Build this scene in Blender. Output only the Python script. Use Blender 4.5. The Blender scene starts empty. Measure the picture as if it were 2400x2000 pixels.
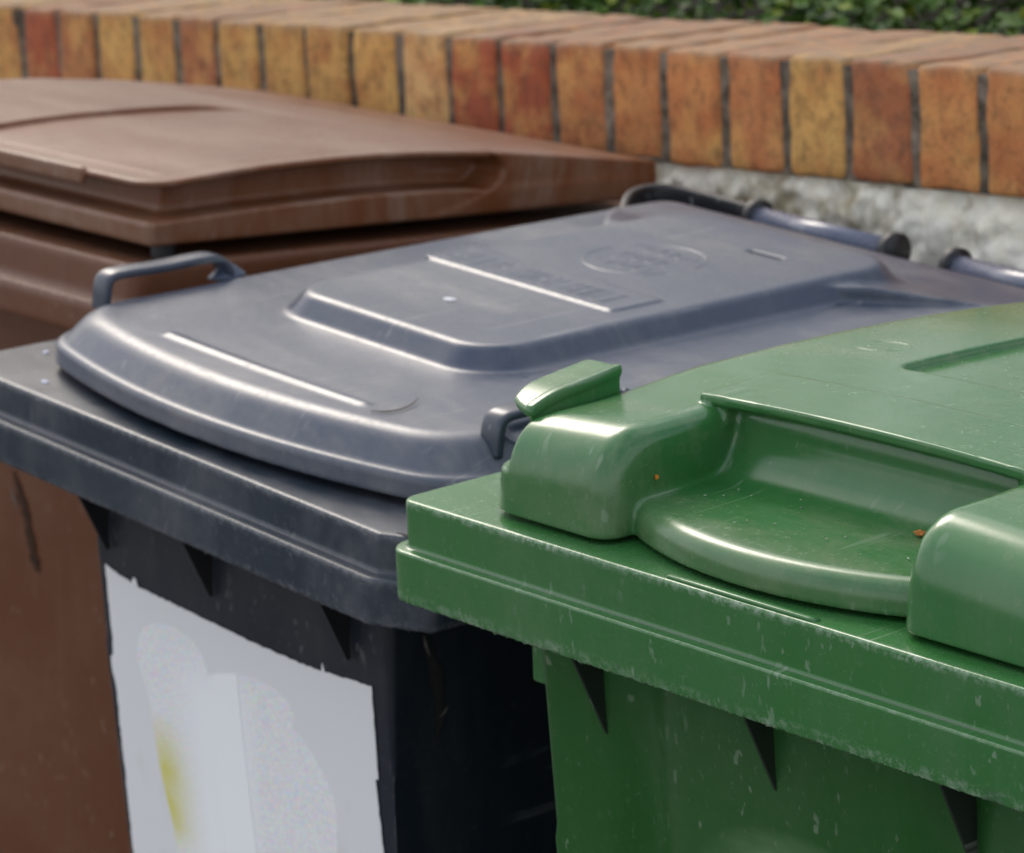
import bpy, bmesh, math, random
import numpy as np
from mathutils import Matrix, Vector, noise
random.seed(7); rng = np.random.default_rng(7)
R = math.radians
scene = bpy.context.scene
col = scene.collection

# ------------------------------------------------------------------ camera, sky, sun, exposure
BASE = 1.0                                            # height of the green bin's rim above the pavement
cam_d = bpy.data.cameras.new('camera'); cam = bpy.data.objects.new('camera', cam_d); col.objects.link(cam)
cam_d.sensor_width = 36; cam_d.lens = 118.15; cam_d.clip_start = .05; cam_d.clip_end = 400
rt, up, fw = Vector((.6502, .7589, -.0378)), Vector((-.1748, .1978, .9645)), Vector((-.7394, .6205, -.2613))
cm = Matrix((rt, up, -fw)).transposed().to_4x4(); cm.translation = Vector((1.4916, -1.1689, .5554 + BASE))
cam.matrix_world = cm
cam_d.dof.use_dof = True; cam_d.dof.focus_distance = 1.72; cam_d.dof.aperture_fstop = 14.5; cam_d.dof.aperture_blades = 7
scene.camera = cam

SUN_DIR = Vector((-.73, .28, .62)).normalized()       # towards the sun
elev = math.asin(SUN_DIR.z); azim = math.atan2(SUN_DIR.x, SUN_DIR.y)
world = bpy.data.worlds.new('World'); scene.world = world; world.use_nodes = True
wn = world.node_tree.nodes; wl = world.node_tree.links
sky = wn.new('ShaderNodeTexSky'); sky.sky_type = 'NISHITA'; sky.sun_disc = False
sky.sun_elevation = elev; sky.sun_rotation = azim; sky.air_density = 1.0; sky.dust_density = 3.0
wtc = wn.new('ShaderNodeTexCoord'); wmp = wn.new('ShaderNodeMapping'); wmp.inputs['Scale'].default_value = (1, 1, 2.2)
wnz = wn.new('ShaderNodeTexNoise'); wnz.inputs['Scale'].default_value = 2.4; wnz.inputs['Detail'].default_value = 6; wnz.inputs['Roughness'].default_value = .55
wmr = wn.new('ShaderNodeMapRange'); wmr.inputs[1].default_value = .40; wmr.inputs[2].default_value = .60; wmr.inputs[3].default_value = .05; wmr.inputs[4].default_value = .75
wsx = wn.new('ShaderNodeSeparateXYZ'); whz = wn.new('ShaderNodeMapRange')                 # cloud thickens towards the horizon
whz.inputs[1].default_value = .10; whz.inputs[2].default_value = .50; whz.inputs[3].default_value = 1; whz.inputs[4].default_value = 0
wmx = wn.new('ShaderNodeMath'); wmx.operation = 'MAXIMUM'; wmix = wn.new('ShaderNodeMix'); wmix.data_type = 'RGBA'
wl.new(wtc.outputs['Generated'], wmp.inputs[0]); wl.new(wmp.outputs[0], wnz.inputs['Vector']); wl.new(wnz.outputs['Fac'], wmr.inputs[0])
wl.new(wtc.outputs['Generated'], wsx.inputs[0]); wl.new(wsx.outputs[2], whz.inputs[0])
wl.new(wmr.outputs[0], wmx.inputs[0]); wl.new(whz.outputs[0], wmx.inputs[1]); wl.new(wmx.outputs[0], wmix.inputs[0])
wl.new(sky.outputs[0], wmix.inputs[6]); wmix.inputs[7].default_value = (7.2, 7.2, 7.2, 1)      # cloud, in the sky's own units
wci = wn.new('ShaderNodeMapRange'); wci.inputs[1].default_value = 0; wci.inputs[2].default_value = .8; wci.inputs[3].default_value = .84; wci.inputs[4].default_value = 1.20   # an overcast sky is brightest overhead
wl.new(wsx.outputs[2], wci.inputs[0]); wvm = wn.new('ShaderNodeVectorMath'); wvm.operation = 'SCALE'
wl.new(wmix.outputs[2], wvm.inputs[0]); wl.new(wci.outputs[0], wvm.inputs['Scale'])
wl.new(wvm.outputs[0], wn['Background'].inputs[0]); wn['Background'].inputs[1].default_value = .12
sun_d = bpy.data.lights.new('sun', 'SUN'); sun_d.energy = .6; sun_d.angle = R(22); sun_d.color = (1, .95, .86)
sun = bpy.data.objects.new('sun', sun_d); col.objects.link(sun)
sun.rotation_euler = SUN_DIR.to_track_quat('Z', 'Y').to_euler(); sun.location = (-4, 0, 6)
scene.view_settings.view_transform = 'Standard'; scene.view_settings.look = 'None'
scene.view_settings.exposure = 0.84; scene.view_settings.gamma = 1

# ------------------------------------------------------------------ helpers
def tag(o, label=None, cat=None, group=None, kind=None):
    if label: o['label'] = label
    if cat: o['category'] = cat
    if group: o['group'] = group
    if kind: o['kind'] = kind
    return o
def empty(name, mat4):
    o = bpy.data.objects.new(name, None); col.objects.link(o); o.matrix_world = mat4; o.empty_display_size = .1; return o
def obj(name, verts, faces, mat, parent=None, smooth=True, attrs=None):
    me = bpy.data.meshes.new(name)
    if isinstance(faces, np.ndarray):
        n, k = faces.shape
        me.vertices.add(len(verts)); me.vertices.foreach_set('co', np.asarray(verts, np.float32).ravel())
        me.loops.add(n*k); me.loops.foreach_set('vertex_index', faces.astype(np.int32).ravel())
        me.polygons.add(n); me.polygons.foreach_set('loop_start', np.arange(0, n*k, k, dtype=np.int32))
        me.polygons.foreach_set('loop_total', np.full(n, k, np.int32)); me.update(calc_edges=True)
    else:
        me.from_pydata([tuple(v) for v in verts], [], faces)
    me.validate()
    me.polygons.foreach_set('use_smooth', np.full(len(me.polygons), smooth))
    if attrs:
        for an, (typ, data) in attrs.items():
            a = me.attributes.new(an, typ, 'POINT')
            a.data.foreach_set('value' if typ == 'FLOAT' else 'color', np.asarray(data, np.float32).ravel())
    me.materials.append(mat)
    o = bpy.data.objects.new(name, me); col.objects.link(o)
    if parent: o.parent = parent
    return o
# signed-distance modelling (mm in, metres out)
def smax(a, b, k):
    h = np.maximum(k - np.abs(a - b), 0)/k; return np.maximum(a, b) + h*h*k*.25
def smin(a, b, k): return -smax(-a, -b, k)
def sstep(a, b, x):
    t = np.clip((x - a)/(b - a), 0, 1); return t*t*(3 - 2*t)
def rrect(x, y, x0, x1, y0, y1, r):
    qx = np.abs(x - (x0 + x1)/2) - (x1 - x0)/2 + r; qy = np.abs(y - (y0 + y1)/2) - (y1 - y0)/2 + r
    return np.hypot(np.maximum(qx, 0), np.maximum(qy, 0)) + np.minimum(np.maximum(qx, qy), 0) - r
def sdf(name, f, lo, hi, h, mat, parent):
    ax = [np.arange(lo[i], hi[i] + h, h, dtype=np.float32) for i in range(3)]
    F = f(ax[0][:, None, None], ax[1][None, :, None], ax[2][None, None, :]).astype(np.float32)
    F = np.broadcast_to(F, tuple(len(a) for a in ax)).copy()
    F[np.abs(F) < 1e-6] = 1e-6
    S = F < 0
    c = [S[i:S.shape[0] - 1 + i, j:S.shape[1] - 1 + j, k:S.shape[2] - 1 + k] for i in (0, 1) for j in (0, 1) for k in (0, 1)]
    allin = c[0] & c[1] & c[2] & c[3] & c[4] & c[5] & c[6] & c[7]
    anyin = c[0] | c[1] | c[2] | c[3] | c[4] | c[5] | c[6] | c[7]
    act = anyin & ~allin
    I = np.argwhere(act); n = len(I)
    idx = np.full(act.shape, -1, np.int32); idx[tuple(I.T)] = np.arange(n)
    off = np.array([(i, j, k) for i in (0, 1) for j in (0, 1) for k in (0, 1)])
    V = np.stack([F[I[:, 0] + o[0], I[:, 1] + o[1], I[:, 2] + o[2]] for o in off], 1)
    P = np.zeros((n, 3)); cnt = np.zeros(n)
    for a in range(8):
        for b in range(a + 1, 8):
            if np.abs(off[a] - off[b]).sum() != 1: continue
            m = (V[:, a] < 0) != (V[:, b] < 0)
            t = V[m, a]/(V[m, a] - V[m, b]); P[m] += off[a] + t[:, None]*(off[b] - off[a]); cnt[m] += 1
    P = np.array(lo) + (I + P/cnt[:, None])*h
    e = .15
    for _ in range(2):
        f0 = f(P[:, 0], P[:, 1], P[:, 2])
        g = np.stack([f(P[:, 0] + e*(i == 0), P[:, 1] + e*(i == 1), P[:, 2] + e*(i == 2)) - f0 for i in range(3)], 1)/e
        st = -f0[:, None]*g/np.maximum((g*g).sum(1), .05)[:, None]
        P += np.clip(st, -h*.6, h*.6)*.8
    Q = []
    for d in range(3):
        u, v = [(1, 2), (2, 0), (0, 1)][d]
        sl0 = [slice(None)]*3; sl1 = [slice(None)]*3
        sl0[d] = slice(0, -1); sl1[d] = slice(1, None)
        ch = S[tuple(sl0)] != S[tuple(sl1)]
        E = np.argwhere(ch); ok = (E[:, u] > 0) & (E[:, v] > 0) & (E[:, u] < act.shape[u]) & (E[:, v] < act.shape[v]); E = E[ok]
        def cell(du, dv):
            K = E.copy(); K[:, u] -= du; K[:, v] -= dv; return idx[tuple(K.T)]
        q = np.stack([cell(1, 1), cell(0, 1), cell(0, 0), cell(1, 0)], 1)
        fl = ~S[tuple(E.T)]; q[fl] = q[fl][:, ::-1]
        Q.append(q[(q >= 0).all(1)])
    return obj(name, P/1000, np.concatenate(Q), mat, parent)
# closed plan outline, resampled
def outline(x0, x1, y0, y1, r, step=3.0, chamfer=False, ry=None):
    pts = []
    def arc(cx, cy, a0):
        if chamfer: k = ry or r; cy += math.copysign(r - k, cy - (y0 + y1)/2); pts.extend([(cx + r*math.cos(a0), cy + k*math.sin(a0)), (cx + r*math.cos(a0 + math.pi/2), cy + k*math.sin(a0 + math.pi/2))])
        else:
            for k in range(9): a = a0 + k*math.pi/16; pts.append((cx + r*math.cos(a), cy + r*math.sin(a)))
    arc(x1 - r, y0 + r, -math.pi/2); arc(x1 - r, y1 - r, 0); arc(x0 + r, y1 - r, math.pi/2); arc(x0 + r, y0 + r, math.pi)
    out = []
    for i, p in enumerate(pts):
        q = pts[(i + 1) % len(pts)]; L = math.hypot(q[0] - p[0], q[1] - p[1]); n = max(1, int(L/step))
        out += [(p[0] + (q[0] - p[0])*t/n, p[1] + (q[1] - p[1])*t/n) for t in range(n)]
    return np.array(out)
def normals2(p):
    t = np.roll(p, -1, 0) - np.roll(p, 1, 0); t /= np.hypot(*t.T)[:, None] + 1e-9
    return np.stack([t[:, 1], -t[:, 0]], 1)
def smooth_profile(pr, r=3.0, n=4):
    out = [pr[0]]
    for i in range(1, len(pr) - 1):
        a, b, c = (np.array(pr[j][:2], float) for j in (i - 1, i, i + 1)); rr = pr[i][2] if len(pr[i]) > 2 else r
        d0 = min(rr, .48*np.linalg.norm(a - b)); d1 = min(rr, .48*np.linalg.norm(c - b))
        p = b + (a - b)/np.linalg.norm(a - b)*d0; q = b + (c - b)/np.linalg.norm(c - b)*d1
        for k in range(n + 1):
            t = k/n; out.append(tuple((1 - t)**2*p + 2*t*(1 - t)*b + t*t*q))
    out.append(pr[-1]); return out
def loft(name, plan, prof, mat, parent, wear=None, jitter=None, warp=None):
    """sweep a profile of (outward offset, z) round a plan outline"""
    N = len(plan); nrm = normals2(plan); V = []; W = []
    for o, z in [(p[0], p[1]) for p in prof]:
        xy = plan + nrm*o; zz = np.full(N, float(z))
        if o < -8:
            b0, b1 = plan.min(0) - o, plan.max(0) + o; xy = np.clip(plan, b0, b1)
        if jitter is not None:
            j = jitter(z)
            if j > 0:
                zz = zz + rng.normal(0, 1, N)*j*.4 + np.abs(rng.normal(0, 1, N))**3*j*.12*np.sign(rng.normal(0, 1, N))
                xy = xy + nrm*(rng.normal(0, 1, N)*j*.5)[:, None]
        P = np.column_stack([xy, zz])
        if warp is not None: P = warp(P)
        V.append(P); W.append(np.full(N, wear(o, z) if wear else 0.))
    M = len(V); V = np.concatenate(V)/1000; W = np.concatenate(W)
    i = np.arange(N); j = (i + 1) % N
    Fq = np.concatenate([np.stack([k*N + i, (k + 1)*N + i, (k + 1)*N + j, k*N + j], 1) for k in range(M - 1)])
    return obj(name, V, Fq, mat, parent, attrs={'wear': ('FLOAT', W)})
def tube(name, path, rad, mat, parent, seg=14, flat=(1, 1), cap=True, subdiv=0):
    """round or flattened bar along a path (mm)"""
    P = [Vector(p) for p in path]
    for _ in range(subdiv):
        Q = [P[0]]
        for a, b in zip(P, P[1:]): Q += [a*.75 + b*.25, a*.25 + b*.75]
        Q.append(P[-1]); P = Q
    V = []; F = []; n = len(P); upv = Vector((0, 0, 1))
    for i, p in enumerate(P):
        t = (P[min(i + 1, n - 1)] - P[max(i - 1, 0)]).normalized()
        s = t.cross(upv); s = s.normalized() if s.length > .2 else Vector((1, 0, 0)); b = s.cross(t)
        r = rad[min(len(rad) - 1, int(i*len(rad)/n))] if isinstance(rad, (list, tuple)) else rad
        for k in range(seg):
            a = 2*math.pi*k/seg; ca, sa = math.cos(a), math.sin(a)
            if flat != (1, 1):
                ca = math.copysign(abs(ca)**.5, ca); sa = math.copysign(abs(sa)**.5, sa)
            V.append((p + s*ca*r*flat[0] + b*sa*r*flat[1])/1000)
    for i in range(n - 1):
        for k in range(seg):
            F.append((i*seg + k, i*seg + (k + 1) % seg, (i + 1)*seg + (k + 1) % seg, (i + 1)*seg + k))
    if cap: F += [tuple(range(seg))[::-1], tuple((n - 1)*seg + k for k in range(seg))]
    return obj(name, V, F, mat, parent)

# ------------------------------------------------------------------ materials
class NT:
    def __init__(s, name):
        s.m = bpy.data.materials.new(name); s.m.use_nodes = True; s.n = s.m.node_tree.nodes; s.l = s.m.node_tree.links
        s.b = s.n['Principled BSDF']; s.tc = s.n.new('ShaderNodeTexCoord').outputs['Object']
    def inp(s, sock, v):
        if hasattr(v, 'is_output'): s.l.new(v, sock)
        elif isinstance(v, (tuple, list)) and len(v) == 3 and sock.type == 'RGBA': sock.default_value = (*v, 1)
        else: sock.default_value = v
    def map(s, scale=(1, 1, 1), rot=(0, 0, 0), loc=(0, 0, 0)):
        m = s.n.new('ShaderNodeMapping'); s.l.new(s.tc, m.inputs[0]); m.inputs['Scale'].default_value = scale; m.inputs['Rotation'].default_value = rot; m.inputs['Location'].default_value = loc
        return m.outputs[0]
    def noise(s, scale, detail=4, rough=.55, vec=None, dist=0, col=False):
        t = s.n.new('ShaderNodeTexNoise'); s.l.new(vec or s.tc, t.inputs['Vector']); t.inputs['Scale'].default_value = scale
        t.inputs['Detail'].default_value = detail; t.inputs['Roughness'].default_value = rough; t.inputs['Distortion'].default_value = dist
        return t.outputs['Color' if col else 'Fac']
    def ramp(s, fac, a, b, lo=0., hi=1.):
        r = s.n.new('ShaderNodeMapRange'); s.inp(r.inputs[0], fac); r.inputs[1].default_value = a; r.inputs[2].default_value = b
        r.inputs[3].default_value = lo; r.inputs[4].default_value = hi; r.clamp = True; return r.outputs[0]
    def math(s, op, a, b=0.):
        m = s.n.new('ShaderNodeMath'); m.operation = op; s.inp(m.inputs[0], a); s.inp(m.inputs[1], b); return m.outputs[0]
    def mix(s, fac, a, b, mode='MIX'):
        m = s.n.new('ShaderNodeMix'); m.data_type = 'RGBA'; m.blend_type = mode
        s.inp(m.inputs[0], fac); s.inp(m.inputs[6], a); s.inp(m.inputs[7], b); return m.outputs[2]
    def attr(s, name, what='Fac'):
        a = s.n.new('ShaderNodeAttribute'); a.attribute_name = name; return a.outputs[what]
    def bump(s, h, strength, dist=.001):
        b = s.n.new('ShaderNodeBump'); s.l.new(h, b.inputs['Height']); b.inputs['Strength'].default_value = strength; b.inputs['Distance'].default_value = dist
        s.l.new(b.outputs[0], s.b.inputs['Normal']); return b
    def fin(s, colr, rough, spec=.5):
        s.inp(s.b.inputs['Base Color'], colr); s.inp(s.b.inputs['Roughness'], rough); s.inp(s.b.inputs['Specular IOR Level'], spec); return s.m
def plastic(name, base, pale, dust, rough=.3, blotch=.5, dusty=.25, specks=.0, wearcol=(.55, .58, .55), bumpy=.06, spec=.5, seed=0, patch=None):
    t = NT(name); off = (seed*1.7, seed*.9, seed*2.3)
    n1 = t.noise(7, 6, .6, t.map(loc=off), .4)
    n2 = t.noise(3.2, 5, .65, t.map((1, 3, 1), (0, 0, .5), off), .8)
    c = t.mix(t.ramp(n1, .35, .72, 0, blotch), base, pale)
    c = t.mix(t.math('MULTIPLY', t.math('MULTIPLY', t.ramp(n2, .44, .66), t.ramp(t.noise(40, 5, .7, t.map((1, 2.2, 1), (0, 0, -.6), off)), .30, .62, .25, 1)), dusty), c, dust)
    fine = t.noise(220, 3, .6)
    c = t.mix(t.ramp(fine, .62, .75, 0, .25*dusty + .05), c, dust)
    if specks:
        s1 = t.noise(260, 3, .7, t.map((1, 1, .7)))
        big = t.ramp(t.noise(14, 4, .6), .40, .60)
        c = t.mix(t.math('MULTIPLY', t.ramp(s1, .60, .72, 0, specks), t.math('ADD', .35, big)), c, wearcol)
    for k, (rz, sc_) in enumerate((((.2, .1, .5), 130), ((.1, -.3, -1.0), 170))):
        sv = t.map((1, .035, .5), rz, off); ln = t.ramp(t.noise(sc_, 2, .5, sv), .655, .70)
        cl = t.ramp(t.noise(9 + 4*k, 3, .6, t.map(loc=(k*5 + seed, 2, 1))), .48, .62)
        c = t.mix(t.math('MULTIPLY', t.math('MULTIPLY', ln, cl), .30), c, wearcol)
    vo = t.n.new('ShaderNodeTexVoronoi'); vo.inputs['Scale'].default_value = 75; vo.inputs['Randomness'].default_value = 1; t.l.new(t.map((1, 1, 1), loc=off), vo.inputs['Vector'])
    ring = t.math('MULTIPLY', t.ramp(vo.outputs['Distance'], .30, .26), t.ramp(vo.outputs['Distance'], .16, .25, .35, 1))
    vsx = t.n.new('ShaderNodeSeparateColor'); t.l.new(vo.outputs['Color'], vsx.inputs[0])
    c = t.mix(t.math('MULTIPLY', t.math('MULTIPLY', ring, t.ramp(vsx.outputs[0], .72, .80)), .22*dusty + .02), c, dust)
    runs = t.ramp(t.noise(34, 4, .6, t.map((1, 1, .10), loc=off)), .50, .72)
    c = t.mix(t.math('MULTIPLY', runs, .12), c, dust)
    if patch:
        pz = t.map((1/patch[2], 0, 1/patch[3]), loc=(-patch[0]/patch[2], 0, -patch[1]/patch[3])); gr = t.n.new('ShaderNodeTexGradient'); gr.gradient_type = 'SPHERICAL'; t.l.new(pz, gr.inputs[0])
        st = t.noise(30, 5, .6, t.map((.35, 1, 2.2), (0, .35, 0)), .6)
        c = t.mix(t.math('MULTIPLY', t.ramp(gr.outputs['Fac'], 0, .55), t.ramp(st, .3, .7, .2, .85)), c, (.20, .34, .17))
    w0 = t.attr('wear'); w = t.math('MAXIMUM', w0, 0.)
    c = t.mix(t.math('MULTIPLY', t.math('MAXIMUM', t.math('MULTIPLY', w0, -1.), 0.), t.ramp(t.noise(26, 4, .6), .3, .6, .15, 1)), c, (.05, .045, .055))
    wn_ = t.ramp(t.noise(190, 5, .75), .46, .60)
    wn2 = t.ramp(t.noise(14, 4, .6), .35, .6, .25, 1)
    c = t.mix(t.math('MULTIPLY', t.math('MULTIPLY', w, wn_), wn2), c, wearcol)
    ch = t.ramp(t.noise(30, 4, .6, t.map(loc=(3, 1, 2))), .62, .68)
    c = t.mix(t.math('MULTIPLY', t.math('MULTIPLY', w, ch), .7), c, (.06, .055, .065))
    r = t.math('ADD', t.ramp(n2, .3, .8, rough, rough + .14), t.ramp(fine, .5, .8, 0, .12))
    h = t.noise(1500, 2, .5)
    t.bump(h, bumpy, .0006)
    return t.fin(c, r, spec)
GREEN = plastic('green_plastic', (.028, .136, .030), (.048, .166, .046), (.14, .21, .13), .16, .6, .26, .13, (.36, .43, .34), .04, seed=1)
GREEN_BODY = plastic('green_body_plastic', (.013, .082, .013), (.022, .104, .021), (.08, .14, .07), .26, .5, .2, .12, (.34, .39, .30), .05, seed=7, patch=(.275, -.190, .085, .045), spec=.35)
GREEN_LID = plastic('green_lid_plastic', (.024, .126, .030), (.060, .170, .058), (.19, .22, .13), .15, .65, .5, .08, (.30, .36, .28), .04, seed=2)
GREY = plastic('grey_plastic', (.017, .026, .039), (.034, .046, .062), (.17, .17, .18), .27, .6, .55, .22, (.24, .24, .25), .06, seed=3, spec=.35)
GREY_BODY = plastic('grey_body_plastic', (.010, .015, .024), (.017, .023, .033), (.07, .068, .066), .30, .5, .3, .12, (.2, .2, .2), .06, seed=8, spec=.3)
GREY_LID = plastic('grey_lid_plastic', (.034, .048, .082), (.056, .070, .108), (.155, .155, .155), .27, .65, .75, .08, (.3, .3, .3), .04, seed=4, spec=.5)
BROWN = plastic('brown_plastic', (.110, .034, .011), (.140, .048, .017), (.21, .12, .07), .36, .5, .2, .1, (.32, .25, .2), .05, seed=5, spec=.35)
BROWN_LID = plastic('brown_lid_plastic', (.135, .042, .013), (.175, .064, .026), (.27, .19, .14), .30, .65, .55, .06, (.32, .25, .2), .05, seed=6, spec=.32)
GUS = plastic('gusset_shade_green', (.005, .012, .005), (.010, .026, .010), (.03, .028, .022), .6, .5, .3, 0, bumpy=.1)  # near-black green: the shade on the fins is painted into their colour
BLACK = plastic('black_plastic', (.008, .008, .010), (.016, .016, .018), (.05, .045, .04), .4, .4, .2, 0, bumpy=.1)
def simple(name, c, rough=.6, spec=.4, nz=0., scale=60):
    t = NT(name); cc = c
    if nz: cc = t.mix(t.ramp(t.noise(scale, 5, .6), .3, .7, 0, nz), c, tuple(v*.45 for v in c))
    return t.fin(cc, rough, spec)

# ------------------------------------------------------------------ ground
t = NT('pavement_concrete')
c = t.mix(t.ramp(t.noise(2.5, 6, .6), .3, .7), (.07, .068, .066), (.12, .115, .11)); c = t.mix(t.ramp(t.noise(160, 3, .6), .5, .7, 0, .6), c, (.12, .115, .11))
t.bump(t.noise(180, 3, .6), .3, .002); PAVE = t.fin(c, .85, .3)
g = obj('ground', [(-60, -60, 0), (60, -60, 0), (60, 60, 0), (-60, 60, 0)], [(0, 1, 2, 3)], PAVE); tag(g, kind='structure')

# ------------------------------------------------------------------ wall: brick coping on rough render, and planting behind it
WM = Matrix(((.999, -.006, -.0453), (.0073, .9996, .0289), (.0451, -.0292, .9986))).to_4x4()
WM.translation = Vector((-1.738, .8428, .0469 + BASE))
wall = empty('garden_wall', WM)
tag(wall, 'low garden wall of rough pale render capped by a row of upright orange and ochre bricks', 'wall')
OCH, OCL, RED, ORG, ORB, BRN = (.64, .36, .11), (.72, .45, .18), (.40, .10, .046), (.60, .25, .085), (.53, .215, .080), (.42, .16, .070)
seq = [OCH, RED, ORB, OCH, OCH, BRN, OCH, OCH, OCH, OCH, OCL, RED, RED, ORB, ORG, ORG, ORB, OCH, BRN, ORG, ORG]
def brick_color(i):
    if 0 <= i + 1 < len(seq): c = seq[i + 1]
    else: c = random.choice([OCH, RED, ORG, ORB, BRN, OCL])
    k = random.uniform(.88, 1.12); return tuple(v*k for v in c)
V = []; F = []; A = []; TOPW = []
nx_, ny_, nz_ = 8, 20, 11
for i in range(-9, 28):
    x0 = i*.075 + .0052 + random.uniform(-.001, .001); w = .0652 + random.uniform(-.0015, .0015); h = .1025; d = .2114
    dy = random.uniform(-.002, .002); dz = random.uniform(-.002, .002); tw = random.uniform(-.012, .012); bc = brick_color(i)
    bm = bmesh.new(); bmesh.ops.create_cube(bm, size=1)
    for v in bm.verts: v.co = Vector((v.co.x*w, v.co.y*d, v.co.z*h))
    bmesh.ops.bevel(bm, geom=list(bm.edges), offset=.0055, segments=3, profile=.5, affect='EDGES')
    es = [e for e in bm.edges if e.calc_length() > .03]
    bmesh.ops.subdivide_edges(bm, edges=es, cuts=10, use_grid_fill=True)
    seed = Vector((i*3.7, 11.3, 5.1))
    base = len(V)
    for v in bm.verts:
        n = noise.noise_vector(v.co*55 + seed)*.0011 + noise.noise_vector(v.co*22 + seed)*.0023
        n += noise.noise_vector(v.co*120 + seed)*.0006; p = v.co + n; p = Vector((p.x*math.cos(tw) + p.z*math.sin(tw)*.6, p.y, p.z - p.x*math.sin(tw)*.6))
        V.append((x0 + w/2 + p.x, d/2 + p.y + dy, -h/2 + p.z + dz)); A.append((*bc, 1)); TOPW.append(max(0, min(1, (v.co.z - h/2 + .007)/.006)))
    bm.verts.index_update()
    F += [tuple(base + v.index for v in f.verts) for f in bm.faces]; bm.free()
t = NT('brick_clay'); bc = t.attr('bcol', 'Color')
c = t.mix(t.ramp(t.noise(20, 5, .65), .40, .66, 0, .6), bc, (.44, .11, .04), 'MIX')
c = t.mix(t.ramp(t.noise(16, 4, .6, t.map(loc=(4, 2, 1))), .48, .70, 0, .7), c, (.78, .44, .13))
c = t.mix(t.ramp(t.noise(70, 6, .72, t.map((1, 1, .7))), .48, .68, 0, .62), c, (.085, .048, .028))
c = t.mix(t.ramp(t.noise(300, 3, .6), .55, .7, 0, .4), c, (.05, .03, .02))
c = t.mix(t.math('MULTIPLY', t.attr('lichen'), t.ramp(t.noise(45, 5, .65), .32, .58, .4, .9)), c, (.22, .155, .10))
t.bump(t.noise(260, 4, .65), .5, .0015); BRICK = t.fin(c, .8, .3)
obj('brick_coping', V, F, BRICK, wall, attrs={'bcol': ('FLOAT_COLOR', A), 'lichen': ('FLOAT', TOPW)})
t = NT('mortar'); c = t.mix(t.ramp(t.noise(60, 5, .6), .35, .65), (.30, .24, .18), (.06, .045, .032)); c = t.mix(t.ramp(t.noise(9, 3), .4, .7, 0, .6), c, (.06, .05, .035))
t.bump(t.noise(400, 3), .6, .002); MORT = t.fin(c, .9, .2)
def grid(name, x0, x1, z0, z1, sx, sz, f, mat, parent):
    nx, nz = int((x1 - x0)/sx) + 1, int((z1 - z0)/sz) + 1
    V = [f(x0 + (x1 - x0)*i/(nx - 1), z0 + (z1 - z0)*j/(nz - 1)) for i in range(nx) for j in range(nz)]
    ii, jj = np.meshgrid(np.arange(nx - 1), np.arange(nz - 1), indexing='ij'); b = (ii*nz + jj).ravel()
    return obj(name, np.array(V), np.stack([b, b + nz, b + nz + 1, b + 1], 1), mat, parent)
bm = bmesh.new(); bmesh.ops.create_cube(bm, size=1)
for v in bm.verts: v.co = Vector((.75 + v.co.x*2.7, .107 + v.co.y*.207, -.053 + v.co.z*.097))
me = bpy.data.meshes.new('mortar_bed'); bm.to_mesh(me); bm.free(); me.materials.append(MORT)
mo = bpy.data.objects.new('mortar_bed', me); col.objects.link(mo); mo.parent = wall
t = NT('pebble_render')
lump = t.noise(120, 5, .7)
c = t.mix(t.ramp(t.noise(38, 5, .6), .35, .65), (.97, .92, .80), (.93, .86, .70))
zc = t.n.new('ShaderNodeSeparateXYZ'); t.l.new(t.tc, zc.inputs[0])
grime = t.ramp(t.noise(13, 5, .65, t.map((1, 1, .8), loc=(7, 0, 3))), .50, .62)
c = t.mix(t.math('MULTIPLY', grime, .8), c, (.30, .23, .11))
c = t.mix(t.math('MULTIPLY', t.ramp(t.noise(9, 4, .6, t.map(loc=(1, 5, 9))), .60, .70), .6), c, (.16, .12, .07))
c = t.mix(t.ramp(lump, .64, .74, 0, .35), c, (.42, .36, .24))
c = t.mix(t.ramp(t.noise(240, 2, .6), .66, .74, 0, .45), c, (.40, .24, .15))
t.bump(t.noise(170, 5, .7), .45, .003); REND = t.fin(c, .9, .2)
def rend(x, z):
    p = Vector((x, 0, z)); edge = min(1, max(0, (-.1035 - z)/.02))
    n = noise.noise(p*16)*.006 + noise.noise(p*48 + Vector((3, 1, 2)))*.007 + noise.noise(p*110)*.0055
    zz = z + (noise.noise(Vector((x*22, 4, 0)))*.005 if z > -.115 else 0)
    return (x, .006 - n*1.0 + (1 - edge)*.006, zz)
grid('render_face', -.7, 2.05, -.40, -.1025, .0045, .0045, rend, REND, wall)
bm = bmesh.new(); bmesh.ops.create_cube(bm, size=1)
for v in bm.verts: v.co = Vector((.675 + v.co.x*2.75, .113 + v.co.y*.186, -.62 + v.co.z*1.03))
me = bpy.data.meshes.new('wall_core'); bm.to_mesh(me); bm.free(); me.materials.append(REND)
mo = bpy.data.objects.new('wall_core', me); col.objects.link(mo); mo.parent = wall
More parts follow.
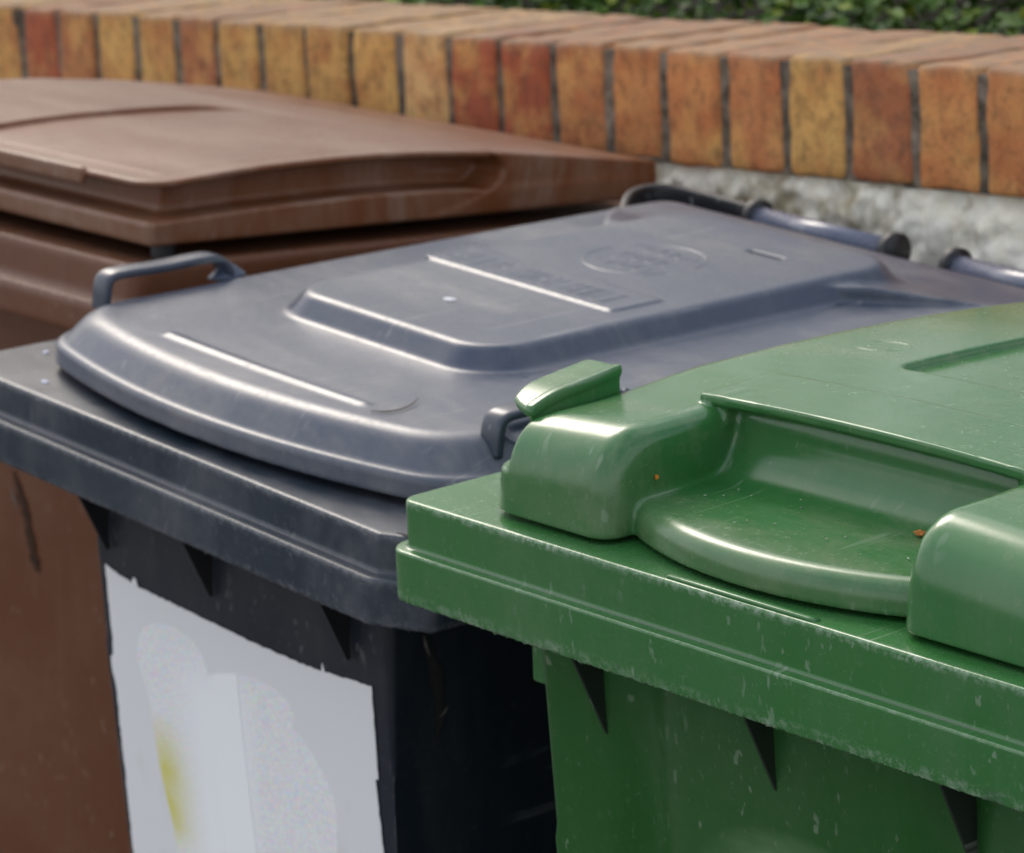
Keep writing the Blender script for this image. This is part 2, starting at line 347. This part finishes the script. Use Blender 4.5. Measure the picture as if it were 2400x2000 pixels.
# planting bed behind
SOIL = simple('soil', (.018, .014, .009), .95, .1, .6)
sb = obj('soil_bed', [WM @ Vector(p) for p in [(-3, .212, -.05), (4, .212, -.05), (4, 5, .05), (-3, 5, .05)]], [(0, 1, 2, 3)], SOIL); tag(sb, kind='structure')
t = NT('leaf_green'); gi = t.n.new('ShaderNodeNewGeometry').outputs['Random Per Island']
c = t.mix(gi, (.012, .036, .005), (.085, .165, .018)); c = t.mix(t.ramp(gi, .86, 1.0), c, (.24, .28, .04))
t.b.inputs['Transmission Weight'].default_value = 0; LEAF = t.fin(c, .6, .25)
V = []; F = []
def leaf(p, s, q):
    b = len(V); a = q @ Vector((1, 0, 0)); l = q @ Vector((0, 1, 0)); n = q @ Vector((0, 0, 1))
    for u, w_, k in ((0, 0, 0), (-.35, .35, .12), (-.28, .75, .05), (0, 1, -.08), (.28, .75, .05), (.35, .35, .12)):
        V.append(WM @ (p + (a*u + l*w_ + n*k)*s))
    F.append((b, b + 5, b + 4, b + 3)); F.append((b, b + 3, b + 2, b + 1))
from mathutils import Euler
for _ in range(26000):
    x = random.uniform(-2.2, 2.2); y = .225 + random.random()**1.3*1.9
    hgt = .035 + .06*max(0, noise.noise(Vector((x*5, y*5, 1))) + .35) + .05*max(0, y - .4)
    if noise.noise(Vector((x*9, y*9, 7))) < -.28: continue
    z = -.05 + random.random()*hgt*1.25
    if y < .25: z = min(z, -.005)
    leaf(Vector((x, y, z)), random.uniform(.010, .026), Euler((random.uniform(-.9, .9), random.uniform(-.9, .9), random.uniform(0, 6.28))).to_quaternion())
for _ in range(12500):  # tall unseen hedge, added to keep low sky out of the lid reflections
    leaf(Vector((random.uniform(-6, 4), random.uniform(1.95, 2.5) + .15*math.sin(random.random()*6), random.uniform(-.05, 2.5 + random.random()*.35))), random.uniform(.05, .10), Euler((random.uniform(-1.3, 1.3), random.uniform(-.9, .9), random.uniform(0, 6.28))).to_quaternion())
gc = obj('ground_cover_and_added_hedge', V, F, LEAF, smooth=False); tag(gc, 'low leafy green ground cover growing behind the brick topped wall, and an unseen tall hedge added to darken the lid reflections', 'plants', kind='stuff')

# ------------------------------------------------------------------ the bins
GROUP = 'wheelie bins standing along the garden wall'
def pose(loc, rot): m = Matrix(rot).to_4x4(); m.translation = Vector(loc); return m
def bin_root(name, m4, label):
    """empty at the foot of the bin, and a child space whose origin is the rim corner"""
    b = m4.copy(); b.translation = m4 @ Vector((0, 0, 0)); e = empty(name, b); tag(e, label, 'wheelie bin', GROUP); return e

# ---- green bin -------------------------------------------------------------
GR = bin_root('wheelie_bin', pose((0, 0, BASE), ((1, 0, 0), (0, 1, 0), (0, 0, 1))), 'glossy green wheelie bin in front, its lid with a scooped hand grip')
def dome_g(x, y):
    u = (x - 266)/216
    return 71 - 9*u*u - 2.05e-4*np.maximum(y - 200, 0)**2*(1 - .35*sstep(450, 700, y)) - .0016*np.maximum(62 - y, 0)**2
def lid_green(x, y, z):
    zt = dome_g(x, y) - 5.4*(1 - sstep(80, 175, y))
    plan = rrect(x, y, 50, 482, 15.5, 690, 24) + (z - 3)*.11
    main = smax(plan, (z - zt)*.97, 32)
    # sunk centre panel
    pan = rrect(x, y, 185, 347, 222, 610, 10)
    main = smax(main, -smax(pan, (zt - 5) - z, 2), 3)
    # shoulder beside the hook
    sh = smax(smax(x - 70, y - 112, 8), 29 - z, 5)
    main = smax(main, -sh, 3)
    hx = np.abs(x - 266)
    cut = smax(hx - 109 + 0*z, y - 118 + 0*z, 4)
    main = smax(main, -cut, 17)
    yy = np.maximum(y - 90, 0); zs = 22 + 28 - np.sqrt(np.maximum(28**2 - np.minimum(yy, 27.5)**2, 1)) + .02*(y - 40)
    arc = np.hypot(x - 266, y - 261) - 249 + (z - 3)*.06
    shelf = smax(smax(arc, hx - 116, 4), (z - zs)*.9, 11)
    shelf = smax(shelf, y - 135, 3)
    f = smin(main, shelf, 4)
    # over-hanging grip plate
    zp = dome_g(x, y) + .2
    pl = np.maximum(np.abs(z - (zp - 2.6)) - 2.6, np.maximum(hx - 127, np.maximum(107 + .00028*hx*hx*.0 - y, y - 168)))
    pl = smax(pl, hx - 127, 1) - .3
    f = smin(f, pl, 1.5)
    # web under the plate end
    web = np.maximum(np.maximum(np.abs(hx - 111) - 2, np.abs(y - 119) - 9), np.abs(z - 60) - 8)
    f = smin(f, web, 3)
    return smax(f, 3 - z, 2)
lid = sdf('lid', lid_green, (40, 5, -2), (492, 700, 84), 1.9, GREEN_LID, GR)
def hook(x, y, z):
    zt = 65 + (y - 40)*.115 - .006*np.maximum(64 - y, 0)**2
    plate = smax(rrect(x, y, 41.5, 110, 37, 109, 6), x - 71, 2)
    plate = smax(plate, (91 - x - y)*.707, 16)
    plate = smax(plate, np.abs(z - zt + 2.6) - 2.6, 2.2)
    web = np.maximum(np.abs(x - 68.6) - 1.8, np.maximum(np.abs(y - 74) - 34, np.maximum(18 - z, z - zt)))
    return smin(plate, web, 3)
sdf('hook_tab', hook, (34, 30, 14), (76, 114, 80), 1.0, GREEN_LID, lid)
def emblem(parent, cx, cy, rx, ry, zf, mat, name='embossed_emblem', rad=.55):
    """raised oval mark with a broken scrawl inside, laid on the lid surface"""
    bmV = []; bmF = []
    def strand(pts, r):
        n = len(pts)
        for i, (x, y) in enumerate(pts):
            a = pts[min(i + 1, n - 1)]; b = pts[max(i - 1, 0)]; tx, ty = a[0] - b[0], a[1] - b[1]; L = math.hypot(tx, ty) or 1
            nx, ny = -ty/L, tx/L; z = zf(x, y)
            for (o, dz) in ((-r*1.3, -.3), (-r*.5, r*.32), (r*.5, r*.32), (r*1.3, -.3)): bmV.append(((x + nx*o)/1000, (y + ny*o)/1000, (z + dz)/1000))
        b0 = len(bmV) - 4*n
        for i in range(n - 1):
            for k in range(3): p = b0 + i*4 + k; bmF.append((p, p + 1, p + 5, p + 4))
    for a0, a1 in ((.2, 2.6), (3.0, 5.9)):
        strand([(cx + rx*math.cos(a0 + (a1 - a0)*i/30), cy + ry*math.sin(a0 + (a1 - a0)*i/30)) for i in range(31)], rad)
    for k in range(3):
        y0 = cy + ry*(.5 - .5*k)
        strand([(cx + rx*(-.6 + 1.2*i/20) + rad*2*math.sin(i*1.3 + k), y0 + ry*.16*math.sin(i*1.1 + k*2)) for i in range(21)], rad*.8)
    return obj(name, bmV, bmF, mat, parent)
emblem(lid, 138, 260, 20, 13, lambda x, y: float(dome_g(x, y)), GREEN_LID, rad=.42)
gplan = outline(0, 532, 0, 700, 13)
def rim_prof(d, h1, h2, r=3.0, inner=62):
    return smooth_profile([(-inner, -6), (-inner, 0), (0, 0, 2.4), (0, -h1, 2.4), (d, -h1 - .4, 2.0), (d, -h1 - h2, 2.2), (d - 4, -h1 - h2, 1.5), (d - 5, -h1 - 6), (-12, -h1 - 2), (-inner, -h1 - 2)], r, 5)
def rim_wear(d, h1, h2):
    def w(o, z):
        a = 0
        if o > -2 and z > -4: a = .65
        if o > d - 1.2 and -h1 - 2.4 < z < -h1 + 2: a = .22
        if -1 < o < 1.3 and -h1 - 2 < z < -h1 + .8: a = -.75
        if o > d - 6 and z < -h1 - h2 + 6: a = .34
        if o > d - 6 and z < -h1 - h2 + 2: a = .55
        return a
    return w
def dense(prof, step=3):
    out = [prof[0]]
    for a, b in zip(prof, prof[1:]):
        L = math.hypot(b[0] - a[0], b[1] - a[1]); n = max(1, int(L/step))
        out += [(a[0] + (b[0] - a[0])*k/n, a[1] + (b[1] - a[1])*k/n) for k in range(1, n + 1)]
    return out
H1, H2, D = 28.8, 31.7, 7.6
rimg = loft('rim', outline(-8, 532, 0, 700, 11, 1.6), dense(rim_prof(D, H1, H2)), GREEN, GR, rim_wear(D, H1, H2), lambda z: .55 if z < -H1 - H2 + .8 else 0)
tube('rim_rib', [(217, 6, -.6), (221, 5.5, .5), (275, 4.5, .8), (326, 5, .5), (331, 5.5, -.6)], 1.7, GREEN, rimg, 12, (1.6, .8))
def body(x0, x1, y0, y1, r, ztop, taper, mat, parent, flute=None, zbot=None):
    pl = outline(x0, x1, y0, y1, r, 4); prof = []
    zs = list(np.linspace(ztop, -420, 40)) + [-600, -800, zbot]
    for z in zs: prof.append(((z - ztop)*taper, z))
    prof.append(((zbot - ztop)*taper - 8, zbot - 6))
    return loft('body', pl, prof, mat, parent, None, None, flute)
def flute_g(P):
    P = P.copy(); fr = np.clip((150 - P[:, 1])/60, 0, 1)
    for gx_ in (147, 385):
        P[:, 1] += fr*11*np.exp(-((P[:, 0] - gx_)/20)**2)
    P[:, 2] += 0
    return P
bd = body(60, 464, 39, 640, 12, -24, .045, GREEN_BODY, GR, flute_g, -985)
def gusset(x, y0, y1, z0, z1, mat, parent, th=2.0):
    V = [(x + s*th/2, y, z) for s in (-1, 1) for (y, z) in ((y0, z0), (y1, z0), (y1, z1), (y1 - 3, z1))]
    V = [(a/1000, b/1000, c/1000) for a, b, c in V]
    return obj('gusset', V, [(0, 1, 2, 3), (7, 6, 5, 4), (0, 4, 5, 1), (1, 5, 6, 2), (2, 6, 7, 3), (3, 7, 4, 0)], mat, parent, smooth=False)
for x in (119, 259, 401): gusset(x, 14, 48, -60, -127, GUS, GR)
sl = sdf('side_lug', lambda x, y, z: smax(rrect(x, y, 48, 74, 50, 56, 3), np.abs(z + 76) - 37, 2), (44, 44, -122), (78, 62, -34), 1.6, GREEN, GR)

# ---- grey bin --------------------------------------------------------------
GYM = pose((-.6131, .0605, -.0272 + BASE), ((.9985, .0453, .0315), (-.0454, .9990, .0028), (-.0313, -.0042, .9995)))
GY = bin_root('wheelie_bin', GYM, 'slate grey wheelie bin between the brown and green ones, white sticker on its front')
def front_gy(x): return 14.5 + 6.0e-4*(x - 292)**2
def lid_grey(x, y, z):
    pl0 = smax(smax(np.abs(x - 299) - 251, (front_gy(x) - y)*.97, 46), y - 655, 20)
    low = smax(pl0 + (z - 6)*.10, z - 22, 4)
    upf = (pl0 + 6 + (z - 22)*.80)/1.28
    ztop = 42.5 - .00002*np.maximum(y - 200, 0)**2
    f = smin(low, smax(smax(upf, z - ztop, 8), pl0 + 4.5, 1.5), 1.5)
    # raised centre panel
    dp = rrect(x, y, 161, 426, 169, 580, 50)
    dome = smax((dp + (z - 43)*.9)/1.345, z - 58, 3.5)
    f = smin(f, dome, 3)
    # label plinth on the panel
    bar = smax(rrect(x, y, 168, 388, 311, 358, 4), np.abs(z - 56) - 3.4, 1.2)
    f = smin(f, bar, 1.2)
    # raised rear strip carrying the hinges
    rear = smax(470 + np.maximum(np.abs(x - 290) - 112, 0)*1.0 - y, np.abs(x - 303) - 243, 6)
    rear = smax(smax(rear + (z - 42)*.2, y - 662, 10), z - 52.5 + .20*np.maximum(y - 510, 0), 2.5)
    f = smin(f, rear, 3)
    f = smax(f, -smax(rrect(x, y, 312, 350, 504, 508.5, 2), 44 - z, 1), 1.5)
    # stiffening rib along the front of the lid
    rib = np.hypot(np.hypot(np.maximum(np.abs(x - 302) - 118, 0), y - (74 + .00016*(x - 302)**2)), z - 40) - 3.4
    f = smin(f, rib, 4)
    # pockets under the two carry loops
    for cx in (58, 531):
        pk = smax(rrect(x, y, cx - 16, cx + 16, 112, 194, 12), 35 - z, 8)
        f = smax(f, -pk, 6)
    return smax(f, 6 - z, 2)
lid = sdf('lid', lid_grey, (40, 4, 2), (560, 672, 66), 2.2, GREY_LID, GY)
LOOP = plastic('loop_plastic', (.026, .036, .058), (.045, .055, .08), (.12, .12, .12), .24, .5, .3, 0, bumpy=.04, seed=9)
for cx, dz in ((60, 0), (529, -4)):
    tube('carry_loop', [(a_, b_, c_ + dz) for a_, b_, c_ in [(cx, 95, 34), (cx, 97, 50), (cx, 100, 57.5), (cx, 110, 59), (cx, 150, 57.5), (cx, 180, 58.5), (cx, 194, 57.5), (cx, 203, 50), (cx, 207, 34)]], 3.7, LOOP, lid, 20, (2.7, .95), subdiv=2)
    sdf('loop_foot', lambda x, y, z, cx=cx: smax(np.hypot((x - cx)/.8, (y - 206)/1.2) - 15 + (z - 40)*1.1, 40 - z, 3), (cx - 22, 180, 38), (cx + 22, 232, 58), 1.6, GREY_LID, lid)
emblem(lid, 283, 430, 47, 45, lambda x, y: 58, GREY_LID, rad=1.0)
def lettering(parent, x0, x1, yc, hgt, z, mat, n):
    """a raised row of worn, unreadable capitals"""
    V = []; F = []
    def bar(xa, ya, xb, yb, r=.9):
        L = math.hypot(xb - xa, yb - ya) or 1; nx, ny = -(yb - ya)/L*r, (xb - xa)/L*r; b = len(V)
        for (x, y) in ((xa, ya), (xb, yb)):
            for s_, dz in ((-1.3, -.2), (-.5, .35), (.5, .35), (1.3, -.2)): V.append(((x + nx*s_)/1000, (y + ny*s_)/1000, (z + dz)/1000))
        F.extend([(b, b + 1, b + 5, b + 4), (b + 1, b + 2, b + 6, b + 5), (b + 2, b + 3, b + 7, b + 6), (b, b + 3, b + 2, b + 1), (b + 4, b + 5, b + 6, b + 7)])
    w = (x1 - x0)/n
    for k in range(n):
        if k in (6, 11): continue
        a, b_ = x0 + k*w + w*.14, x0 + k*w + w*.80; lo, hi = yc - hgt/2, yc + hgt/2; sh = random.choice('EINLHOTA')
        if sh in 'EINLHO': bar(a, lo, a, hi)
        if sh in 'NHO': bar(b_, lo, b_, hi)
        if sh in 'EOT': bar(a, hi, b_, hi)
        if sh in 'ELO': bar(a, lo, b_, lo)
        if sh in 'EH': bar(a, yc, b_, yc)
        if sh == 'N': bar(a, hi, b_, lo)
        if sh in 'TI': bar((a + b_)/2, lo, (a + b_)/2, hi)
        if sh == 'A': bar(a, lo, (a + b_)/2, hi); bar(b_, lo, (a + b_)/2, hi)
    return obj('embossed_lettering', V, F, mat, parent, smooth=False)
lettering(lid, 176, 372, 333, 24, 59.3, GREY_LID, 17)
rod_g = plastic('hinge_steel_blue', (.10, .115, .17), (.15, .16, .20), (.2, .2, .2), .18, .4, .1, 0, bumpy=.02)
HY, HZ = 684, 23
for xa, xb in ((124, 284), (352, 520)):
    rod = tube('hinge_rod', [(xa, HY, HZ), (xb, HY, HZ)], 10.5, rod_g, GY, 24)
    for xe in (xa, xb):
        tube('collar', [(xe - 4, HY + 2, HZ), (xe + 4, HY + 2, HZ)], 15.5, BLACK, rod, 24)
tube('rear_handle', [(70, 585, 14), (40, 612, 24), (12, 645, 25), (8, 678, 24), (36, 690, 22), (130, 692, 19)], 6, BLACK, GY, 18, (.7, 1.9), subdiv=2)
H1, H2, D = 25, 31, 12
gyprof = smooth_profile([(-70, -6), (-70, 0), (0, 0, 3), (1, -H1, 3), (D - 1, -H1 - 1, 2.8), (D, -H1 - H2, 2.5), (D - 4, -H1 - H2, 2), (D - 6, -34), (-20, -26), (-70, -26)], 3, 5)
def gy_wear(o, z):
    if o > -2 and z > -3: return .45
    if o > D - 2 and -29 < z < -22: return .3
    if o > D - 7 and z < -53: return .35
    return 0
loft('rim', outline(0, 568, 0, 690, 30, 2.0, True, 16), dense(gyprof), GREY, GY, gy_wear, lambda z: .5 if z < -H1 - H2 + .7 else 0)
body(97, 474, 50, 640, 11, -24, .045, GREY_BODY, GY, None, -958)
for x in (125, 262, 427): gusset(x, 18, 53, -56, -126, BLACK, GY)  # black fins: their shaded side is painted in, not the body grey
# white sticker
t = NT('sticker_white'); sx = t.n.new('ShaderNodeSeparateXYZ'); t.l.new(t.tc, sx.inputs[0])
c = t.mix(t.ramp(t.noise(26, 5, .6, t.map((1, 1, .5))), .55, .75, 0, .4), (.80, .80, .80), (.58, .56, .50)); STK = t.fin(c, .35, .5)
t = NT('sticker_print_and_glare'); hue = t.noise(330, 2, .8, col=True); sx = t.n.new('ShaderNodeSeparateXYZ'); t.l.new(t.tc, sx.inputs[0])
soft = t.noise(22, 3, .5)
c = t.mix(.42, (.92, .92, .92), t.mix(1, hue, (1.62, 1.62, 1.62), 'MULTIPLY'))
yl = t.math('MULTIPLY', t.ramp(sx.outputs[0], .232, .176), t.math('MULTIPLY', t.ramp(sx.outputs[2], -.238, -.285), t.ramp(sx.outputs[2], -.350, -.325)))
c = t.mix(t.math('MULTIPLY', yl, t.ramp(soft, .2, .6, .5, 1)), c, (.72, .66, .16))
wh = t.math('MULTIPLY', t.ramp(sx.outputs[0], .188, .235), t.ramp(sx.outputs[0], .306, .280))
c = t.mix(t.math('MULTIPLY', wh, t.ramp(sx.outputs[2], -.172, -.205)), c, (.96, .97, .97)); PRN = t.fin(c, .3, .5)  # soft white around the bar is glare painted into the print colour
WHT = simple('sticker_glare_white', (.97, .98, .98), .25, .5)  # flat white standing for glare on the sticker
def front_y(z): return 50 + (-24 - z)*.045
def decal(name, pts, off, mat, parent, th=.5):
    V = []
    for k in (0, 1):
        V += [(x/1000, (front_y(z) - off + k*th)/1000, z/1000) for x, z in pts]
    n = len(pts)
    return obj(name, V, [tuple(range(n))[::-1], tuple(range(n, 2*n))] + [(i, (i + 1) % n, (i + 1) % n + n, i + n) for i in range(n)], mat, parent, smooth=False)
def jag(pts, amp, step=4):
    out = []
    for i, p in enumerate(pts):
        q = pts[(i + 1) % len(pts)]; L = math.hypot(q[0] - p[0], q[1] - p[1]); n = max(1, int(L/step))
        for k in range(n):
            s = k/n; out.append((p[0] + (q[0] - p[0])*s + random.gauss(0, amp), p[1] + (q[1] - p[1])*s + random.gauss(0, amp)))
    return out
stk = decal('sticker', jag([(116, -140), (126, -143), (151, -146), (155, -141), (158, -142), (160, -147), (222, -147), (300, -148), (365, -147), (391, -145), (393, -139), (396, -145), (420, -142), (449, -139.5), (449.5, -205), (446, -206), (450, -256), (450, -300), (448, -420), (119, -420), (118, -367), (115.5, -235), (111, -222), (112, -214), (115, -212), (116.5, -198)], .35), 1.2, STK, GY)
fig = [(199, -166), (180, -169), (163, -177), (153, -190), (150, -203), (155, -218), (162, -232), (165, -255), (168, -283), (174, -306), (181, -330), (184, -420), (380, -420), (389, -300), (396, -270), (398, -250), (396, -236), (385, -222), (368, -207), (352, -199), (354, -188), (347, -180), (333, -176), (310, -175), (288, -178), (246, -190), (242, -178), (231, -169), (215, -166)]
decal('printed_figure', fig, 1.35, PRN, stk)
decal('glare_bar', [(255, -187), (285.5, -178), (287, -230), (292.5, -309), (296, -420), (258, -420), (257, -300), (256, -240)], 1.95, WHT, stk)  # bright streak of glare, painted on as a white shape
SCRF = simple('scuff_dark', (.026, .025, .024), .8, .2, .5, 300)
SCRB = simple('scuff_brown', (.055, .026, .014), .8, .2, .7, 120)
SCRP = simple('scuff_pale', (.16, .15, .14), .8, .2, .5, 300)
def strip(name, pts, w, mat, parent):
    """thin scrape lying on a face: pts are (x, y, z, half width)"""
    V = []; F = []
    fine = []
    for (a, b_) in zip(pts, pts[1:]): fine += [tuple(a[i] + (b_[i] - a[i])*k/6 for i in range(4)) for k in range(6)]
    for x, y, z, hw in fine + [pts[-1]]:
        hw *= .75
        j = random.uniform(.45, 1.25)
        V += [((x - w[0]*hw*j)/1000, (y - w[1]*hw*j)/1000, z/1000), ((x + w[0]*hw*j)/1000, (y + w[1]*hw*j)/1000, z/1000)]
    for i in range(len(fine)): F.append((2*i, 2*i + 1, 2*i + 3, 2*i + 2))
    return obj(name, V, F, mat, parent, smooth=False)

for pts, mat in (([(475, 80, -100, 2), (475, 84, -115, 4), (475, 90, -130, 6), (475, 93, -150, 7), (475, 94, -166, 6), (475, 91, -180, 3)], SCRF),
                 ([(475.6, 80, -104, .8), (475.6, 82, -112, 1.4), (475.6, 85, -119, .8)], SCRP), ([(475.6, 100, -158, .5), (475.6, 97, -162, 2), (475.6, 93, -165, .6)], SCRP)):
    strip('scrape', [(x - (-24 - z)*.045 + 1.2, y, z, w_) for x, y, z, w_ in pts], (0, 1), mat, GY)

# ---- brown bin -------------------------------------------------------------
BRL = pose((-.6252, .2515, .0231 + BASE), ((.9997, -.0205, .0098), (.0196, .9960, .0871), (-.0116, -.0869, .9962)))
yw = R(1.12)
BRM = pose((-.6252, .2515, .0231 + BASE), ((math.cos(yw), -math.sin(yw), 0), (math.sin(yw), math.cos(yw), 0), (0, 0, 1)))
BR = bin_root('wheelie_bin', BRL, 'brown wheelie bin set back at the left, its lid slightly raised')
YK = np.array([-20, 0, 22, 69, 105, 178, 242, 321, 375, 430, 543, 600]); ZK = np.array([46, 47.5, 49.2, 53, 55.8, 57.6, 57.8, 54, 49.5, 43.5, 31.3, 25])
# smooth table for the crowned top
_yy = np.arange(-20, 601, 2.); _zz = np.interp(_yy, YK, ZK)
for _ in range(6): _zz = np.convolve(np.pad(_zz, 8, 'edge'), np.ones(17)/17, 'valid')
def crown(y): return np.interp(y, _yy, _zz)
def lid_brown(x, y, z):
    pd = rrect(x, y, -300, 200, -200, 338, 55)
    zt = crown(y) + 4.5*sstep(-1.2, 1.2, pd)*sstep(-150, -290, x)*(1 - sstep(255, 335, y))*sstep(-566, -520, x)
    d = rrect(x, y, -570, 0, 0, 543, 5)
    ins = 31.*(1 - sstep(352, 366, y + .07*(z - 36)**2))
    zs = np.interp(y, [0, 100, 226, 304, 358, 543], [18.5, 23, 25.5, 23.6, 20, 20])
    skirt = smax(d, z - zs, 3)
    core = smax(d + ins, z - zt, 2)
    f = smin(skirt, core, 5)
    lip = smax(rrect(x, y, -566, -4, 4, 543, 30), np.maximum(z - zt, zt - 5 - z), 2.5)
    f = smin(f, lip, 2)
    # hanging grip lip on the front, left of the notch
    gl = np.maximum(np.abs(y - 4) - 3, np.maximum(np.maximum(x + 95, -475 - x), np.abs(z - (zt - 4.5)) - 6.5))
    f = smin(f, gl, 2)
    nt = np.maximum(np.abs(x + 203) - 2.5, np.maximum(np.abs(y - 385) - 30, (crown(y) + 1) - z))
    f = smax(f, -nt, 2)
    return smax(f, -z, 3)
lid = sdf('lid', lid_brown, (-580, -6, -4), (8, 552, 76), 2.6, BROWN_LID, BR)
loft('rim', outline(-582, 5, -16, 575, 14, 4), dense(smooth_profile([(-70, -20), (-70, -13), (0, -13, 6), (2, -44, 5), (12, -47, 6), (13, -73, 5), (9, -73, 2), (7, -52), (-70, -48)], 3, 5)), BROWN, BR, lambda o, z: .25 if (z > -15 or -49 < z < -45) else 0)
bb = body(-510, -66, 36, 520, 26, -50, .045, BROWN, BR, None, -975)
for pts, mat in (([(-262, 0, -232, 3), (-254, 0, -246, 7), (-246, 0, -262, 8), (-240, 0, -285, 9), (-234, 0, -306, 8), (-230, 0, -314, 3)], SCRB), ([(-266, 0, -246, 1), (-262, 0, -256, 2.5), (-258, 0, -263, 1.2)], SCRP)):
    strip('scrape', [(x + 9, 36 + (-50 - z)*.045 - 1.2 - (.4 if mat is SCRP else 0), z, w_) for x, y, z, w_ in pts], (1, 0), mat, BR)
post = sdf('lid_stop', lambda x, y, z: smax(np.hypot(x + 24, y - 30) - 10, np.abs(z + 6) - 12, 2), (-40, 14, -24), (-8, 46, 10), 1.6, BLACK, BR)

# ------------------------------------------------------------------ small loose things
tw = tube('dry_stalk', [(438, 68, 43.6), (446, 74, 43.6), (448.5, 84, 43.8), (444.5, 96, 44), (437, 107, 45)], [.35, .5, .55, .5, .3], simple('stalk_brown', (.10, .075, .05), .8, .2), None, 8, subdiv=2)
tw.matrix_world = GYM; tag(tw, 'thin curved dry stalk lying on the front of the grey lid', 'stalk')
def crumb(name, world_p, s, colr, label, cat, group=None, n=9):
    bm = bmesh.new(); bmesh.ops.create_icosphere(bm, subdivisions=2, radius=1)
    sd = Vector((random.random()*9, 3, 1))
    for v in bm.verts:
        v.co = v.co*(1 + .55*noise.noise(v.co*1.7 + sd)); v.co = Vector((v.co.x*s[0], v.co.y*s[1], v.co.z*s[2]))
    me = bpy.data.meshes.new(name); bm.to_mesh(me); bm.free(); me.materials.append(simple(name + '_surface', colr, .8, .2, .5, 900))
    o = bpy.data.objects.new(name, me); col.objects.link(o); o.location = world_p; tag(o, label, cat, group); return o
crumb('leaf_fragment', GR.matrix_world @ Vector((.3215, .094, .0255)), (.0042, .0024, .0016), (.42, .16, .04), 'largest orange leaf crumb in the green grip, beside the right bulge', 'leaf crumb')
crumb('leaf_fragment', GR.matrix_world @ Vector((.2105, .1105, .0290)), (.0018, .0010, .0007), (.45, .30, .14), 'tiny pale tan leaf flake near the back of the green hand grip', 'leaf crumb')
crumb('leaf_fragment', GR.matrix_world @ Vector((.1585, .054, .0335)), (.0012, .0014, .0014), (.55, .20, .02), 'tiny bright orange crumb on the side wall of the green grip', 'leaf crumb')
crumb('white_speck', GYM @ Vector((.2845, .2470, .0585)), (.0048, .0032, .0008), (.85, .85, .88), 'small white speck on the raised centre of the grey lid', 'speck')
crumb('white_speck', GYM @ Vector((.031, .0635, .0005)), (.0022, .0022, .0010), (.8, .8, .95), 'round white speck on the grey rim close beside the lid corner', 'speck')
crumb('white_speck', GYM @ Vector((.1005, .0215, .0004)), (.0034, .0024, .0008), (.8, .8, .95), 'white speck on the grey rim in front of the lid, nearest the edge', 'speck')
V = []; F = []
for _ in range(24):
    x, y = random.uniform(.165, .365), random.uniform(.045, .11); s = random.uniform(.0004, .0009); z = .0232 + .00002*0 + max(0, (y - .09))**2*12 + .0002
    b = len(V); a = random.uniform(0, 6.28); l = random.uniform(1, 2.6)
    for u, w_, k in ((-l, 0, 0), (0, -.6, 0), (l, 0, 0), (0, .6, 0), (0, 0, .9)):
        V.append((x + s*(u*math.cos(a) - w_*math.sin(a)), y + s*(u*math.sin(a) + w_*math.cos(a)), BASE + z + s*k))
    F += [(b, b + 1, b + 4), (b + 1, b + 2, b + 4), (b + 2, b + 3, b + 4), (b + 3, b, b + 4)]
cr = obj('grit', V, F, simple('grit_pale', (.38, .36, .30), .9, .2), smooth=False); tag(cr, 'pale specks of grit scattered over the scoop of the green lid', 'grit', kind='stuff')
